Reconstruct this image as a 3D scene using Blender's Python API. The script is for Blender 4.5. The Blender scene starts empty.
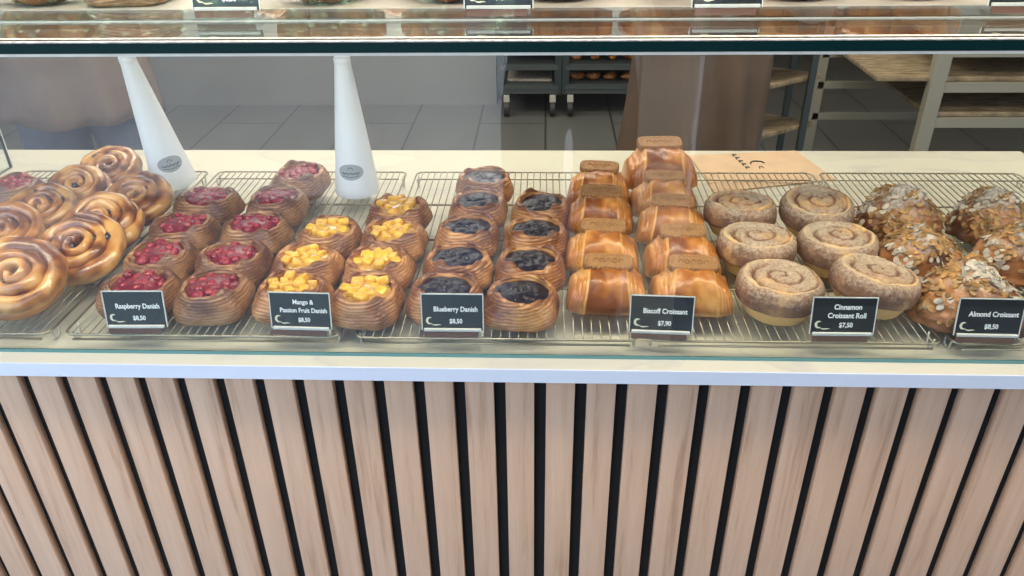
import bpy, bmesh, math, random
from mathutils import Vector, Matrix, noise
PI = math.pi
CT = 0.90            # counter top height above the floor

# ------------------------------------------------------------------ camera, world, lights
scene = bpy.context.scene
camd = bpy.data.cameras.new('camera'); cam = bpy.data.objects.new('camera', camd)
scene.collection.objects.link(cam); scene.camera = cam
camd.sensor_width = 36; camd.lens = 785.83 * 36 / 1024; camd.clip_start = 0.02; camd.clip_end = 100
_F = Vector((-0.03985, 0.86398, -0.50195)); _R = Vector((0.99917, 0.03873, -0.01266)); _U = Vector((-0.0085, 0.50203, 0.86481))
_m = Matrix((_R, _U, -_F)).transposed().to_4x4(); _m.translation = Vector((-0.00457, -0.77234, 0.54682 + CT))
cam.matrix_world = _m

scene.view_settings.view_transform = 'Standard'; scene.view_settings.look = 'None'
scene.view_settings.gamma = 1; scene.view_settings.use_curve_mapping = False
scene.view_settings.exposure = 0.0

world = bpy.data.worlds.new('sky'); scene.world = world; world.use_nodes = True
wn = world.node_tree; wn.nodes.clear()
wo = wn.nodes.new('ShaderNodeOutputWorld'); wb = wn.nodes.new('ShaderNodeBackground')
wt = wn.nodes.new('ShaderNodeTexCoord'); ws = wn.nodes.new('ShaderNodeSeparateXYZ'); wr = wn.nodes.new('ShaderNodeValToRGB')
wn.links.new(wt.outputs['Generated'], ws.inputs[0]); wn.links.new(ws.outputs['Z'], wr.inputs[0])
wr.color_ramp.elements[0].position = 0.0; wr.color_ramp.elements[0].color = (0.74, 0.86, 1.0, 1)
wr.color_ramp.elements[1].position = 0.7; wr.color_ramp.elements[1].color = (0.38, 0.58, 1.0, 1)
wn.links.new(wr.outputs[0], wb.inputs['Color']); wb.inputs['Strength'].default_value = 3.2
wn.links.new(wb.outputs[0], wo.inputs[0])

sund = bpy.data.lights.new('sun', 'SUN'); sun = bpy.data.objects.new('sun', sund); scene.collection.objects.link(sun)
sund.energy = 17.0; sund.angle = 0.01; sund.color = (1.0, 0.95, 0.86)
sun.rotation_euler = Vector((0.45, -0.18, -0.85)).to_track_quat('-Z', 'Y').to_euler()

def area(name, loc, aim, sx, sy, power, col):
    d = bpy.data.lights.new(name, 'AREA'); d.shape = 'RECTANGLE'; d.size = sx; d.size_y = sy; d.energy = power; d.color = col
    o = bpy.data.objects.new(name, d); scene.collection.objects.link(o); o.location = loc
    o.rotation_euler = (Vector(aim) - Vector(loc)).to_track_quat('-Z', 'Y').to_euler()
    return o
area('ceiling_light_behind_counter', (-0.2, 1.5, 2.85), (-0.2, 1.1, 0), 3.2, 0.5, 88, (1.0, 0.88, 0.72))
area('ceiling_light_over_case', (0.5, -0.38, 2.85), (0.4, 0.25, 0.9), 2.6, 0.25, 50, (1.0, 0.88, 0.70))
area('case_fill_light', (-0.1, 0.032, CT + 0.352), (-0.1, 0.24, CT), 2.0, 0.02, 3.2, (1.0, 0.86, 0.66))  # added fill lamp under the shelf, brightens the lower pastries
area('upper_fill_light', (-0.1, 0.032, CT + 0.66), (-0.1, 0.24, CT + 0.37), 2.0, 0.02, 3.5, (1.0, 0.86, 0.66))  # added fill lamp, brightens the fronts of the upper pastries
area('ceiling_light_in_kitchen', (-1.0, 3.2, 2.85), (-1.0, 3.2, 0), 2.5, 0.8, 40, (1.0, 0.93, 0.85))

# ------------------------------------------------------------------ helpers
def link(o): scene.collection.objects.link(o); return o
def empty(name, loc=(0, 0, 0), rot=(0, 0, 0)):
    o = bpy.data.objects.new(name, None); o.empty_display_size = 0.02; link(o); o.location = loc; o.rotation_euler = rot; return o
def tag(o, label, cat=None, group=None, kind=None):
    if label: o['label'] = label
    if cat: o['category'] = cat
    if group: o['group'] = group
    if kind: o['kind'] = kind
    return o
def struct(o): o['kind'] = 'structure'; return o
def mobj(name, verts, faces, mats, parent=None, smooth=True, attr=None, midx=None):
    me = bpy.data.meshes.new(name); me.from_pydata(verts, [], faces)
    if not isinstance(mats, (list, tuple)): mats = [mats]
    for m in mats: me.materials.append(m)
    if smooth: me.polygons.foreach_set('use_smooth', [True] * len(me.polygons))
    if midx: me.polygons.foreach_set('material_index', midx)
    if attr:
        for an, vals in attr.items():
            a = me.attributes.new(an, 'FLOAT', 'POINT'); a.data.foreach_set('value', vals)
    me.update()
    o = link(bpy.data.objects.new(name, me)); o.parent = parent; return o
class MB:
    def __init__(s): s.v = []; s.f = []; s.mi = []; s.a = []
    def add(s, v, f, mi=0, a=0.0):
        n = len(s.v); s.v += [tuple(p) for p in v]; s.f += [tuple(i + n for i in q) for q in f]; s.mi += [mi] * len(f)
        s.a += (a if isinstance(a, list) else [a] * len(v))
    def box(s, a, b, mi=0, bev=0.0, M=None):
        x0, y0, z0 = a; x1, y1, z1 = b
        bm = bmesh.new(); bmesh.ops.create_cube(bm, size=1)
        bmesh.ops.scale(bm, vec=(x1 - x0, y1 - y0, z1 - z0), verts=bm.verts)
        bmesh.ops.translate(bm, vec=((x0 + x1) / 2, (y0 + y1) / 2, (z0 + z1) / 2), verts=bm.verts)
        if bev: bmesh.ops.bevel(bm, geom=bm.edges[:], offset=bev, segments=2, affect='EDGES', profile=0.5)
        if M: bmesh.ops.transform(bm, matrix=M, verts=bm.verts)
        bm.verts.ensure_lookup_table(); bm.verts.index_update()
        s.add([v.co for v in bm.verts], [[v.index for v in f.verts] for f in bm.faces], mi); bm.free(); return s
    def tube(s, pts, r, n=8, mi=0, closed=False, cap=True):
        pts = [Vector(p) for p in pts]; k = len(pts); rs = r if isinstance(r, list) else [r] * k
        vs = []; up = None
        for i, p in enumerate(pts):
            if closed: t = pts[(i + 1) % k] - pts[i - 1]
            else: t = pts[min(i + 1, k - 1)] - pts[max(i - 1, 0)]
            t.normalize()
            if up is None:
                up = Vector((0, 0, 1)) if abs(t.z) < 0.9 else Vector((1, 0, 0))
            a = t.cross(up); a.normalize(); b = a.cross(t); up = b
            for j in range(n):
                w = 2 * PI * j / n; vs.append(p + (a * math.cos(w) + b * math.sin(w)) * rs[i])
        fs = []
        for i in range(k if closed else k - 1):
            for j in range(n):
                i2 = (i + 1) % k; j2 = (j + 1) % n
                fs.append((i * n + j, i * n + j2, i2 * n + j2, i2 * n + j))
        if cap and not closed: fs.append(tuple(reversed(range(n)))); fs.append(tuple((k - 1) * n + j for j in range(n)))
        s.add(vs, fs, mi); return s
    def lathe(s, prof, n=32, mi=0, c=(0, 0, 0)):
        vs = []; k = len(prof)
        for r, z in prof:
            for j in range(n):
                w = 2 * PI * j / n; vs.append((c[0] + r * math.cos(w), c[1] + r * math.sin(w), c[2] + z))
        fs = [(i * n + j, i * n + (j + 1) % n, (i + 1) * n + (j + 1) % n, (i + 1) * n + j) for i in range(k - 1) for j in range(n)]
        fs.append(tuple(reversed(range(n)))); fs.append(tuple((k - 1) * n + j for j in range(n)))
        s.add(vs, fs, mi); return s
    def build(s, name, mats, parent=None, smooth=False, attr=None):
        return mobj(name, s.v, s.f, mats, parent, smooth, {attr: s.a} if attr else None, s.mi)
def flat_smooth(o, ang=35):
    me = o.data; me.polygons.foreach_set('use_smooth', [True] * len(me.polygons))
    try: me.set_sharp_from_angle(angle=math.radians(ang))
    except Exception: pass
    return o
def nz(x, y, z, s=1.0, seed=0): return noise.noise(Vector((x * s + seed * 7.13, y * s - seed * 3.7, z * s + seed * 1.9)))
def icos(r, sub=2):
    bm = bmesh.new(); bmesh.ops.create_icosphere(bm, subdivisions=sub, radius=r)
    bm.verts.index_update(); v = [x.co.copy() for x in bm.verts]; f = [[q.index for q in p.verts] for p in bm.faces]; bm.free(); return v, f
def copy_tree(o, parent=None):
    c = o.copy(); link(c)
    if parent: c.parent = parent
    for ch in list(o.children): copy_tree(ch, c)
    return c

# ------------------------------------------------------------------ materials
def new_mat(name):
    m = bpy.data.materials.new(name); m.use_nodes = True; nt = m.node_tree
    b = nt.nodes['Principled BSDF']; return m, nt, b
def plain(name, col, rough=0.6, metal=0.0, spec=0.5, var=0.0, scale=8.0, bump=0.0, bscale=60, coat=0.0, stretch=None):
    m, nt, b = new_mat(name); N = nt.nodes; L = nt.links
    b.inputs['Base Color'].default_value = (*col, 1); b.inputs['Roughness'].default_value = rough
    b.inputs['Metallic'].default_value = metal; b.inputs['Specular IOR Level'].default_value = spec
    b.inputs['Coat Weight'].default_value = coat; b.inputs['Coat Roughness'].default_value = 0.12
    tc = N.new('ShaderNodeTexCoord'); mp = N.new('ShaderNodeMapping'); L.new(tc.outputs['Object'], mp.inputs[0])
    if stretch: mp.inputs['Scale'].default_value = stretch
    if var:
        t = N.new('ShaderNodeTexNoise'); t.inputs['Scale'].default_value = scale; t.inputs['Detail'].default_value = 5
        L.new(mp.outputs[0], t.inputs['Vector'])
        r = N.new('ShaderNodeValToRGB'); L.new(t.outputs['Fac'], r.inputs[0])
        r.color_ramp.elements[0].position = 0.3; r.color_ramp.elements[1].position = 0.7
        r.color_ramp.elements[0].color = (*[c * (1 - var) for c in col], 1); r.color_ramp.elements[1].color = (*[min(1, c * (1 + var)) for c in col], 1)
        L.new(r.outputs[0], b.inputs['Base Color'])
    if bump:
        t2 = N.new('ShaderNodeTexNoise'); t2.inputs['Scale'].default_value = bscale; t2.inputs['Detail'].default_value = 4
        L.new(mp.outputs[0], t2.inputs['Vector'])
        bp = N.new('ShaderNodeBump'); bp.inputs['Strength'].default_value = bump; bp.inputs['Distance'].default_value = 0.002
        L.new(t2.outputs['Fac'], bp.inputs['Height']); L.new(bp.outputs[0], b.inputs['Normal'])
    return m
def glass(name, tint=(0.97, 0.99, 0.98), rough=0.0, base=0.043, gcol=(1, 1, 1)):
    """thin clear pane: light goes straight through, the surface mirrors by Schlick's law"""
    m = bpy.data.materials.new(name); m.use_nodes = True; nt = m.node_tree; N = nt.nodes; L = nt.links; N.clear()
    out = N.new('ShaderNodeOutputMaterial'); mix = N.new('ShaderNodeMixShader'); tr = N.new('ShaderNodeBsdfTransparent'); gl = N.new('ShaderNodeBsdfGlossy')
    tr.inputs[0].default_value = (*tint, 1); gl.inputs['Roughness'].default_value = rough; gl.inputs['Color'].default_value = (*gcol, 1)
    g = N.new('ShaderNodeNewGeometry'); d = N.new('ShaderNodeVectorMath'); d.operation = 'DOT_PRODUCT'
    L.new(g.outputs['Normal'], d.inputs[0]); L.new(g.outputs['Incoming'], d.inputs[1])
    def mth(op, a, bv=None):
        n = N.new('ShaderNodeMath'); n.operation = op
        if isinstance(a, float): n.inputs[0].default_value = a
        else: L.new(a, n.inputs[0])
        if bv is not None:
            if isinstance(bv, float): n.inputs[1].default_value = bv
            else: L.new(bv, n.inputs[1])
        return n.outputs[0]
    ab = mth('ABSOLUTE', d.outputs['Value']); om = mth('SUBTRACT', 1.0, ab); pw = mth('POWER', om, 5.0)
    f = mth('ADD', mth('MULTIPLY', pw, 1.0 - base), base)
    L.new(f, mix.inputs[0]); L.new(tr.outputs[0], mix.inputs[1]); L.new(gl.outputs[0], mix.inputs[2]); L.new(mix.outputs[0], out.inputs[0])
    return m
M = {}
M['glass'] = glass('clear_glass'); M['acrylic'] = glass('clear_acrylic', (0.90, 0.93, 0.93), 0.05, 0.09)
M['glass_edge'] = plain('green_glass_edge', (0.002, 0.018, 0.020), 0.3, spec=0.12)
M['glass_edge_low'] = plain('teal_glass_edge', (0.10, 0.25, 0.25), 0.25)
M['silicone'] = plain('pale_silicone', (0.62, 0.63, 0.60), 0.35, var=0.08, scale=60)
M['rail_edge'] = plain('acrylic_edge', (0.36, 0.36, 0.34), 0.3)
M['bead'] = plain('grainy_sealant', (0.70, 0.64, 0.60), 0.4, var=0.35, scale=140)
M['white_plastic'] = plain('white_plastic', (0.74, 0.80, 0.86), 0.4)
M['steel'] = plain('steel_wire', (0.33, 0.30, 0.23), 0.35, metal=0.9)
M['steel_pale'] = plain('pale_steel', (0.55, 0.53, 0.46), 0.4, metal=0.3)
M['dark_metal'] = plain('dark_painted_metal', (0.035, 0.05, 0.05), 0.45, metal=0.3)
M['rubber'] = plain('black_rubber', (0.02, 0.02, 0.02), 0.6)
M['black'] = plain('black_felt_backing', (0.006, 0.007, 0.008), 0.85)
M['board'] = plain('cream_board', (0.82, 0.78, 0.68), 0.5)
M['shelf_board'] = plain('stone_board', (0.32, 0.30, 0.27), 0.5, var=0.2, scale=20)
M['kraft'] = plain('kraft_paper', (0.58, 0.40, 0.25), 0.75, var=0.07, scale=25)
M['ink'] = plain('dark_ink', (0.02, 0.03, 0.03), 0.7)
M['label_grey'] = plain('grey_sticker', (0.30, 0.35, 0.38), 0.5)
M['floor'] = None

# marble
def marble():
    m, nt, b = new_mat('white_veined_marble'); N = nt.nodes; L = nt.links
    tc = N.new('ShaderNodeTexCoord'); mp = N.new('ShaderNodeMapping'); mp.inputs['Scale'].default_value = (1, 2.2, 1); mp.inputs['Rotation'].default_value = (0, 0, 0.35)
    L.new(tc.outputs['Object'], mp.inputs[0])
    w = N.new('ShaderNodeTexNoise'); w.inputs['Scale'].default_value = 3.2; w.inputs['Detail'].default_value = 7; w.inputs['Distortion'].default_value = 1.2
    L.new(mp.outputs[0], w.inputs['Vector'])
    r = N.new('ShaderNodeValToRGB'); L.new(w.outputs['Fac'], r.inputs[0]); e = r.color_ramp.elements
    e[0].position = 0.46; e[0].color = (0.57, 0.55, 0.44, 1); e[1].position = 0.54; e[1].color = (0.60, 0.575, 0.465, 1)
    k = e.new(0.497); k.color = (0.52, 0.50, 0.43, 1)
    L.new(r.outputs[0], b.inputs['Base Color']); b.inputs['Roughness'].default_value = 0.3
    return m
M['marble'] = marble()
M['marble_edge_skylit'] = plain('marble_edge_skylit', (0.66, 0.70, 0.78), 0.35, var=0.03, scale=4)  # same marble, with the blue of the skylight painted into its colour
def wood():
    m, nt, b = new_mat('pale_oak_veneer'); N = nt.nodes; L = nt.links
    tc = N.new('ShaderNodeTexCoord'); oi = N.new('ShaderNodeAttribute'); oi.attribute_name = 'slat'
    ad = N.new('ShaderNodeCombineXYZ'); ml = N.new('ShaderNodeMath'); ml.operation = 'MULTIPLY'; ml.inputs[1].default_value = 7.7
    L.new(oi.outputs['Fac'], ml.inputs[0]); L.new(ml.outputs[0], ad.inputs['Z']); L.new(ml.outputs[0], ad.inputs['X'])
    va = N.new('ShaderNodeVectorMath'); va.operation = 'ADD'; L.new(tc.outputs['Object'], va.inputs[0]); L.new(ad.outputs[0], va.inputs[1])
    mp = N.new('ShaderNodeMapping'); mp.inputs['Scale'].default_value = (1, 1, 0.05); L.new(va.outputs[0], mp.inputs[0])
    n1 = N.new('ShaderNodeTexNoise'); n1.inputs['Scale'].default_value = 70; n1.inputs['Detail'].default_value = 6; n1.inputs['Distortion'].default_value = 0.6
    L.new(mp.outputs[0], n1.inputs['Vector'])
    n2 = N.new('ShaderNodeTexNoise'); n2.inputs['Scale'].default_value = 420; n2.inputs['Detail'].default_value = 3; L.new(mp.outputs[0], n2.inputs['Vector'])
    mx = N.new('ShaderNodeMath'); mx.operation = 'MULTIPLY_ADD'; L.new(n2.outputs['Fac'], mx.inputs[0]); mx.inputs[1].default_value = 0.3; L.new(n1.outputs['Fac'], mx.inputs[2])
    r = N.new('ShaderNodeValToRGB'); L.new(mx.outputs[0], r.inputs[0]); e = r.color_ramp.elements
    e[0].position = 0.40; e[0].color = (0.44, 0.255, 0.155, 1); e[1].position = 0.85; e[1].color = (0.67, 0.44, 0.295, 1)
    k = e.new(0.58); k.color = (0.60, 0.375, 0.24, 1)
    L.new(r.outputs[0], b.inputs['Base Color']); b.inputs['Roughness'].default_value = 0.5
    return m
M['wood'] = wood()
def crust(name, lo, mid, hi, rough=0.42, spot=0.0, coat=0.25, nscale=30, sugar=None):
    """baked dough: attribute 'bake' 0 (pale crease) .. 1 (browned crest) drives the colour"""
    m, nt, b = new_mat(name); N = nt.nodes; L = nt.links
    at = N.new('ShaderNodeAttribute'); at.attribute_name = 'bake'
    tc = N.new('ShaderNodeTexCoord'); oi = N.new('ShaderNodeObjectInfo')
    va = N.new('ShaderNodeVectorMath'); va.operation = 'ADD'; L.new(tc.outputs['Object'], va.inputs[0]); L.new(oi.outputs['Random'], va.inputs[1])
    n1 = N.new('ShaderNodeTexNoise'); n1.inputs['Scale'].default_value = nscale; n1.inputs['Detail'].default_value = 6; L.new(va.outputs[0], n1.inputs['Vector'])
    mx = N.new('ShaderNodeMath'); mx.operation = 'MULTIPLY_ADD'; L.new(n1.outputs['Fac'], mx.inputs[0]); mx.inputs[1].default_value = 0.9
    sb = N.new('ShaderNodeMath'); sb.operation = 'SUBTRACT'; sb.inputs[1].default_value = 0.45; L.new(at.outputs['Fac'], sb.inputs[0]); L.new(sb.outputs[0], mx.inputs[2])
    r = N.new('ShaderNodeValToRGB'); L.new(mx.outputs[0], r.inputs[0]); e = r.color_ramp.elements
    e[0].position = 0.05; e[0].color = (*lo, 1); e[1].position = 0.95; e[1].color = (*hi, 1); k = e.new(0.5); k.color = (*mid, 1)
    cur = r.outputs[0]
    rr = N.new('ShaderNodeMath'); rr.operation = 'ADD'; rr.inputs[0].default_value = rough; rr.inputs[1].default_value = 0.0
    if sugar:
        g = N.new('ShaderNodeAttribute'); g.attribute_name = 'sugar'
        n3 = N.new('ShaderNodeTexNoise'); n3.inputs['Scale'].default_value = sugar[1]; n3.inputs['Detail'].default_value = 8; n3.inputs['Roughness'].default_value = 0.75
        L.new(va.outputs[0], n3.inputs['Vector'])
        a2 = N.new('ShaderNodeMath'); a2.operation = 'MULTIPLY_ADD'; L.new(g.outputs['Fac'], a2.inputs[0]); a2.inputs[1].default_value = 0.5; L.new(n3.outputs['Fac'], a2.inputs[2])
        r3 = N.new('ShaderNodeValToRGB'); L.new(a2.outputs[0], r3.inputs[0]); r3.color_ramp.elements[0].position = sugar[2]; r3.color_ramp.elements[1].position = sugar[3]
        mc = N.new('ShaderNodeMix'); mc.data_type = 'RGBA'; L.new(r3.outputs[0], mc.inputs['Factor']); L.new(cur, mc.inputs['A']); mc.inputs['B'].default_value = (*sugar[0], 1); cur = mc.outputs['Result']
    L.new(cur, b.inputs['Base Color']); L.new(rr.outputs[0], b.inputs['Roughness'])
    b.inputs['Coat Weight'].default_value = coat; b.inputs['Coat Roughness'].default_value = 0.2
    bp = N.new('ShaderNodeBump'); bp.inputs['Strength'].default_value = 0.5; bp.inputs['Distance'].default_value = 0.0015
    n4 = N.new('ShaderNodeTexNoise'); n4.inputs['Scale'].default_value = 220; n4.inputs['Detail'].default_value = 4; L.new(va.outputs[0], n4.inputs['Vector'])
    L.new(n4.outputs['Fac'], bp.inputs['Height']); L.new(bp.outputs[0], b.inputs['Normal'])
    return m
M['crust_danish'] = crust('laminated_danish_crust', (0.66, 0.36, 0.15), (0.40, 0.175, 0.065), (0.15, 0.050, 0.022))
M['crust_rasp'] = crust('browner_danish_crust', (0.52, 0.29, 0.13), (0.30, 0.14, 0.06), (0.12, 0.042, 0.020))
M['crust_croissant'] = crust('golden_croissant_crust', (0.70, 0.36, 0.11), (0.44, 0.155, 0.030), (0.19, 0.05, 0.012), rough=0.4, coat=0.3)
M['crust_snail'] = crust('glazed_snail_crust', (0.62, 0.33, 0.10), (0.40, 0.155, 0.036), (0.15, 0.045, 0.015), rough=0.22, coat=0.8, nscale=24)
M['crust_cinn'] = crust('cinnamon_roll_crust', (0.74, 0.46, 0.18), (0.30, 0.15, 0.085), (0.17, 0.085, 0.055), rough=0.75, coat=0.0, nscale=90, sugar=((0.47, 0.375, 0.275), 210, 0.56, 0.82))
M['crust_almond'] = crust('almond_croissant_crust', (0.40, 0.16, 0.045), (0.19, 0.065, 0.022), (0.075, 0.026, 0.015), rough=0.5, coat=0.2, nscale=22, sugar=((0.52, 0.46, 0.39), 90, 0.68, 0.98))
M['flake'] = plain('almond_flake', (0.36, 0.195, 0.07), 0.5, var=0.6, scale=60)
M['flake_dusted'] = plain('sugar_dusted_flake', (0.47, 0.405, 0.33), 0.6, var=0.4, scale=90)
M['rasp'] = plain('raspberry_red', (0.26, 0.010, 0.024), 0.32, var=0.6, scale=160, bump=0.8, bscale=330, coat=0.35)
M['rasp_jam'] = plain('raspberry_jam', (0.15, 0.010, 0.022), 0.28, coat=0.25)
M['mango'] = plain('mango_cube', (0.74, 0.40, 0.04), 0.28, var=0.30, scale=50, coat=0.5)
M['custard'] = plain('passion_fruit_custard', (0.52, 0.29, 0.08), 0.2, var=0.25, scale=60, coat=0.6)
M['blue'] = plain('blueberry_compote', (0.012, 0.010, 0.022), 0.32, var=0.5, scale=150, bump=0.5, bscale=160, coat=0.12)
M['raisin'] = plain('raisin', (0.018, 0.010, 0.010), 0.3, coat=0.4)
M['biscuit'] = plain('caramel_biscuit', (0.31, 0.155, 0.060), 0.75, var=0.12, scale=120, bump=0.5, bscale=320)
M['biscuit_groove'] = plain('biscuit_groove', (0.26, 0.12, 0.045), 0.8)
M['base_reflection'] = plain('brown_reflection_tint', (0.16, 0.085, 0.065), 0.2)  # brown reflection painted as a colour for the card stand bases
M['card'] = plain('dark_slate_card', (0.018, 0.024, 0.030), 0.28)
M['card_text'] = plain('white_lettering', (0.86, 0.88, 0.86), 0.6)
M['card_logo'] = plain('cream_logo', (0.72, 0.70, 0.50), 0.6)

# ------------------------------------------------------------------ setting
def struct_box(name, a, b, mat):
    return struct(MB().box(a, b).build(name, mat))
def tile_mat(name, c1, c2, mortar, sx, sy, rough=0.35):
    m, nt, b = new_mat(name); N = nt.nodes; L = nt.links
    tc = N.new('ShaderNodeTexCoord'); br = N.new('ShaderNodeTexBrick'); mp = N.new('ShaderNodeMapping'); L.new(tc.outputs['Object'], mp.inputs[0]); mp.inputs['Rotation'].default_value = (0, 0, PI / 2)
    L.new(mp.outputs[0], br.inputs['Vector']); br.inputs['Color1'].default_value = (*c1, 1); br.inputs['Color2'].default_value = (*c2, 1); br.inputs['Mortar'].default_value = (*mortar, 1)
    br.inputs['Scale'].default_value = 1; br.inputs['Brick Width'].default_value = sx; br.inputs['Row Height'].default_value = sy; br.inputs['Mortar Size'].default_value = 0.006
    n = N.new('ShaderNodeTexNoise'); n.inputs['Scale'].default_value = 3; n.inputs['Detail'].default_value = 6; L.new(tc.outputs['Object'], n.inputs['Vector'])
    mx = N.new('ShaderNodeMix'); mx.data_type = 'RGBA'; mx.blend_type = 'MULTIPLY'; mx.inputs['Factor'].default_value = 0.35
    L.new(br.outputs['Color'], mx.inputs['A']); L.new(n.outputs['Fac'], mx.inputs['B']); L.new(mx.outputs['Result'], b.inputs['Base Color'])
    b.inputs['Roughness'].default_value = rough; return m
M['floor'] = tile_mat('grey_floor_tiles', (0.135, 0.14, 0.13), (0.15, 0.15, 0.14), (0.05, 0.05, 0.05), 1.2, 0.38)
M['pave'] = tile_mat('light_paving', (0.20, 0.21, 0.235), (0.23, 0.24, 0.265), (0.14, 0.14, 0.16), 0.9, 0.45, 0.8)
M['wall_grey'] = plain('grey_wall', (0.20, 0.20, 0.185), 0.6, var=0.05, scale=2)
M['wall_dark'] = plain('dark_wall', (0.014, 0.017, 0.018), 0.6)
M['ceil'] = plain('white_ceiling', (0.55, 0.53, 0.50), 0.8)
M['timber_dark'] = plain('brown_render', (0.075, 0.058, 0.045), 0.8, var=0.2, scale=4)

struct_box('floor', (-3.4, 0.05, -0.1), (3.0, 5.4, 0.0), M['floor'])
struct_box('ground', (-9, -14, -0.1), (9, 0.05, -0.001), M['pave'])
struct_box('wall_left', (-3.5, -0.25, 0), (-3.4, 5.4, 3.0), M['wall_grey'])
struct_box('wall_right', (3.0, -0.25, 0), (3.1, 5.4, 3.0), M['wall_grey'])
struct_box('wall_back', (-3.4, 5.3, 0), (3.0, 5.4, 3.0), M['wall_dark'])
struct_box('wall_partition', (-3.4, 3.96, 0), (-0.30, 5.3, 3.0), M['wall_grey'])
M['wall_white'] = plain('white_upper_wall', (0.72, 0.69, 0.64), 0.6)
struct_box('wall_upper', (-3.4, 3.90, 1.55), (3.0, 3.955, 2.9), M['wall_white'])  # unseen upper wall, made white to brighten the shelf reflection
struct_box('wall_shopfront_left', (-9, -0.25, 0), (-3.5, -0.05, 3.6), M['timber_dark'])
struct_box('wall_shopfront_right', (3.1, -0.25, 0), (9, -0.05, 3.6), M['timber_dark'])
struct_box('wall_added_shade', (0.50, -1.75, 0), (2.1, -1.60, 2.88), M['timber_dark'])  # unseen wall, added to darken the reflection and block light on the right
struct_box('ceiling', (-3.5, -1.9, 2.9), (3.1, 5.4, 3.0), M['ceil'])  # ceiling slab; overhang past the shopfront added to shade the paving
struct_box('trim_added_post_1', (0.235, -1.32, 0), (0.375, -1.18, 2.88), M['white_plastic'])  # unseen post, added so the glass reflects a pale strip

# counter : one thing
ctr = empty('display_counter', (0, 0, 0))
tag(ctr, 'long shop counter with white marble top and pale timber slats over black backing', 'counter')
mb = MB(); mb.box((-3.0, -0.02, CT - 0.0187), (0.915, 0.712, CT)); top = mb.build('countertop', M['marble'], ctr)
mb = MB(); mb.box((-3.0, -0.022, CT - 0.0189), (0.915, -0.0198, CT - 0.0003)); mb.build('marble_front_edge', M['marble_edge_skylit'], ctr)
mb = MB(); mb.box((-3.0, 0.0115, 0.0), (0.912, 0.034, CT - 0.0187)); mb.build('backing_board', M['black'], ctr)
mb = MB(); mb.box((-3.0, 0.034, 0.0), (0.912, 0.69, CT - 0.03)); mb.build('cabinet_body', M['board'], ctr)
mb = MB()
for k in range(-60, 18):
    n0 = len(mb.v); mb.box((k * 0.05, 0.0, 0.0), (k * 0.05 + 0.0352, 0.0115, CT - 0.0190), bev=0.0006); mb.a[n0:] = [k * 1.37 % 5.0] * (len(mb.v) - n0)
flat_smooth(mb.build('slat_panel', M['wood'], ctr, attr='slat'))

# glass case : one thing with panes, shelf, joints
case = empty('glass_display_case', (0, 0.004, CT))
tag(case, 'clear glass pastry case with green edged shelf standing on the marble counter', 'display case')
def pane(name, a, b, par, edge='glass_edge', thin='y'):
    """pane with clear faces and coloured edges"""
    mb = MB(); mb.box(a, b); ax = 'xyz'.index(thin); mi = []
    for f in mb.f:
        p = [Vector(mb.v[i]) for i in f]; n = (p[1] - p[0]).cross(p[2] - p[0]); n.normalize(); mi.append(0 if abs(n[ax]) > 0.9 else 1)
    mb.mi = mi; return mb.build(name, [M['glass'], M[edge]], par)
X0, X1 = -1.30, 0.905
pane('front_pane', (X0, 0.0, 0.0), (X1, 0.006, 0.3585), case, 'glass_edge_low')
pane('glass_shelf', (X0, -0.006, 0.3625), (X1, 0.56, 0.3725), case, 'glass_edge', 'z')
MB().box((X0, -0.001, 0.3585), (X1, 0.008, 0.3625)).build('shelf_joint', M['silicone'], case)
MB().box((X0, -0.004, 0.3725), (X1, 0.013, 0.3737), bev=0.0003).build('sealant_bead', M['bead'], case)
pane('upper_front_pane', (X0, 0.0, 0.3737), (X1, 0.006, 0.70), case, 'glass_edge')
MB().box((X0, -0.0025, 0.0), (X1, -0.0003, 0.0035)).build('foot_joint', M['glass_edge_low'], case)
pane('side_pane', (-1.035, 0.010, 0.0), (-1.029, 0.612, 0.3625), case, 'glass_edge_low', 'x')
MB().box((-1.0355, 0.612, 0.0), (-1.0285, 0.6145, 0.3625)).build('polished_edge', M['silicone'], case)
pane('side_pane', (0.893, 0.010, 0.0), (0.899, 0.55, 0.3625), case, 'glass_edge_low', 'x')
rail = empty('card_rail', (0, 0, CT)); tag(rail, 'clear acrylic strip lying along the front of the upper glass shelf', 'rail')
mb = MB(); mb.box((X0 + .02, 0.098, 0.3725), (X1 - .02, 0.150, 0.3755), bev=0.0004); mb.build('rail_plate', M['acrylic'], rail)
mb = MB(); mb.box((X0 + .02, 0.0965, 0.3725), (X1 - .02, 0.098, 0.3740)); mb.box((X0 + .02, 0.150, 0.3725), (X1 - .02, 0.151, 0.3758)); mb.build('rail_lip', M['rail_edge'], rail)

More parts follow.
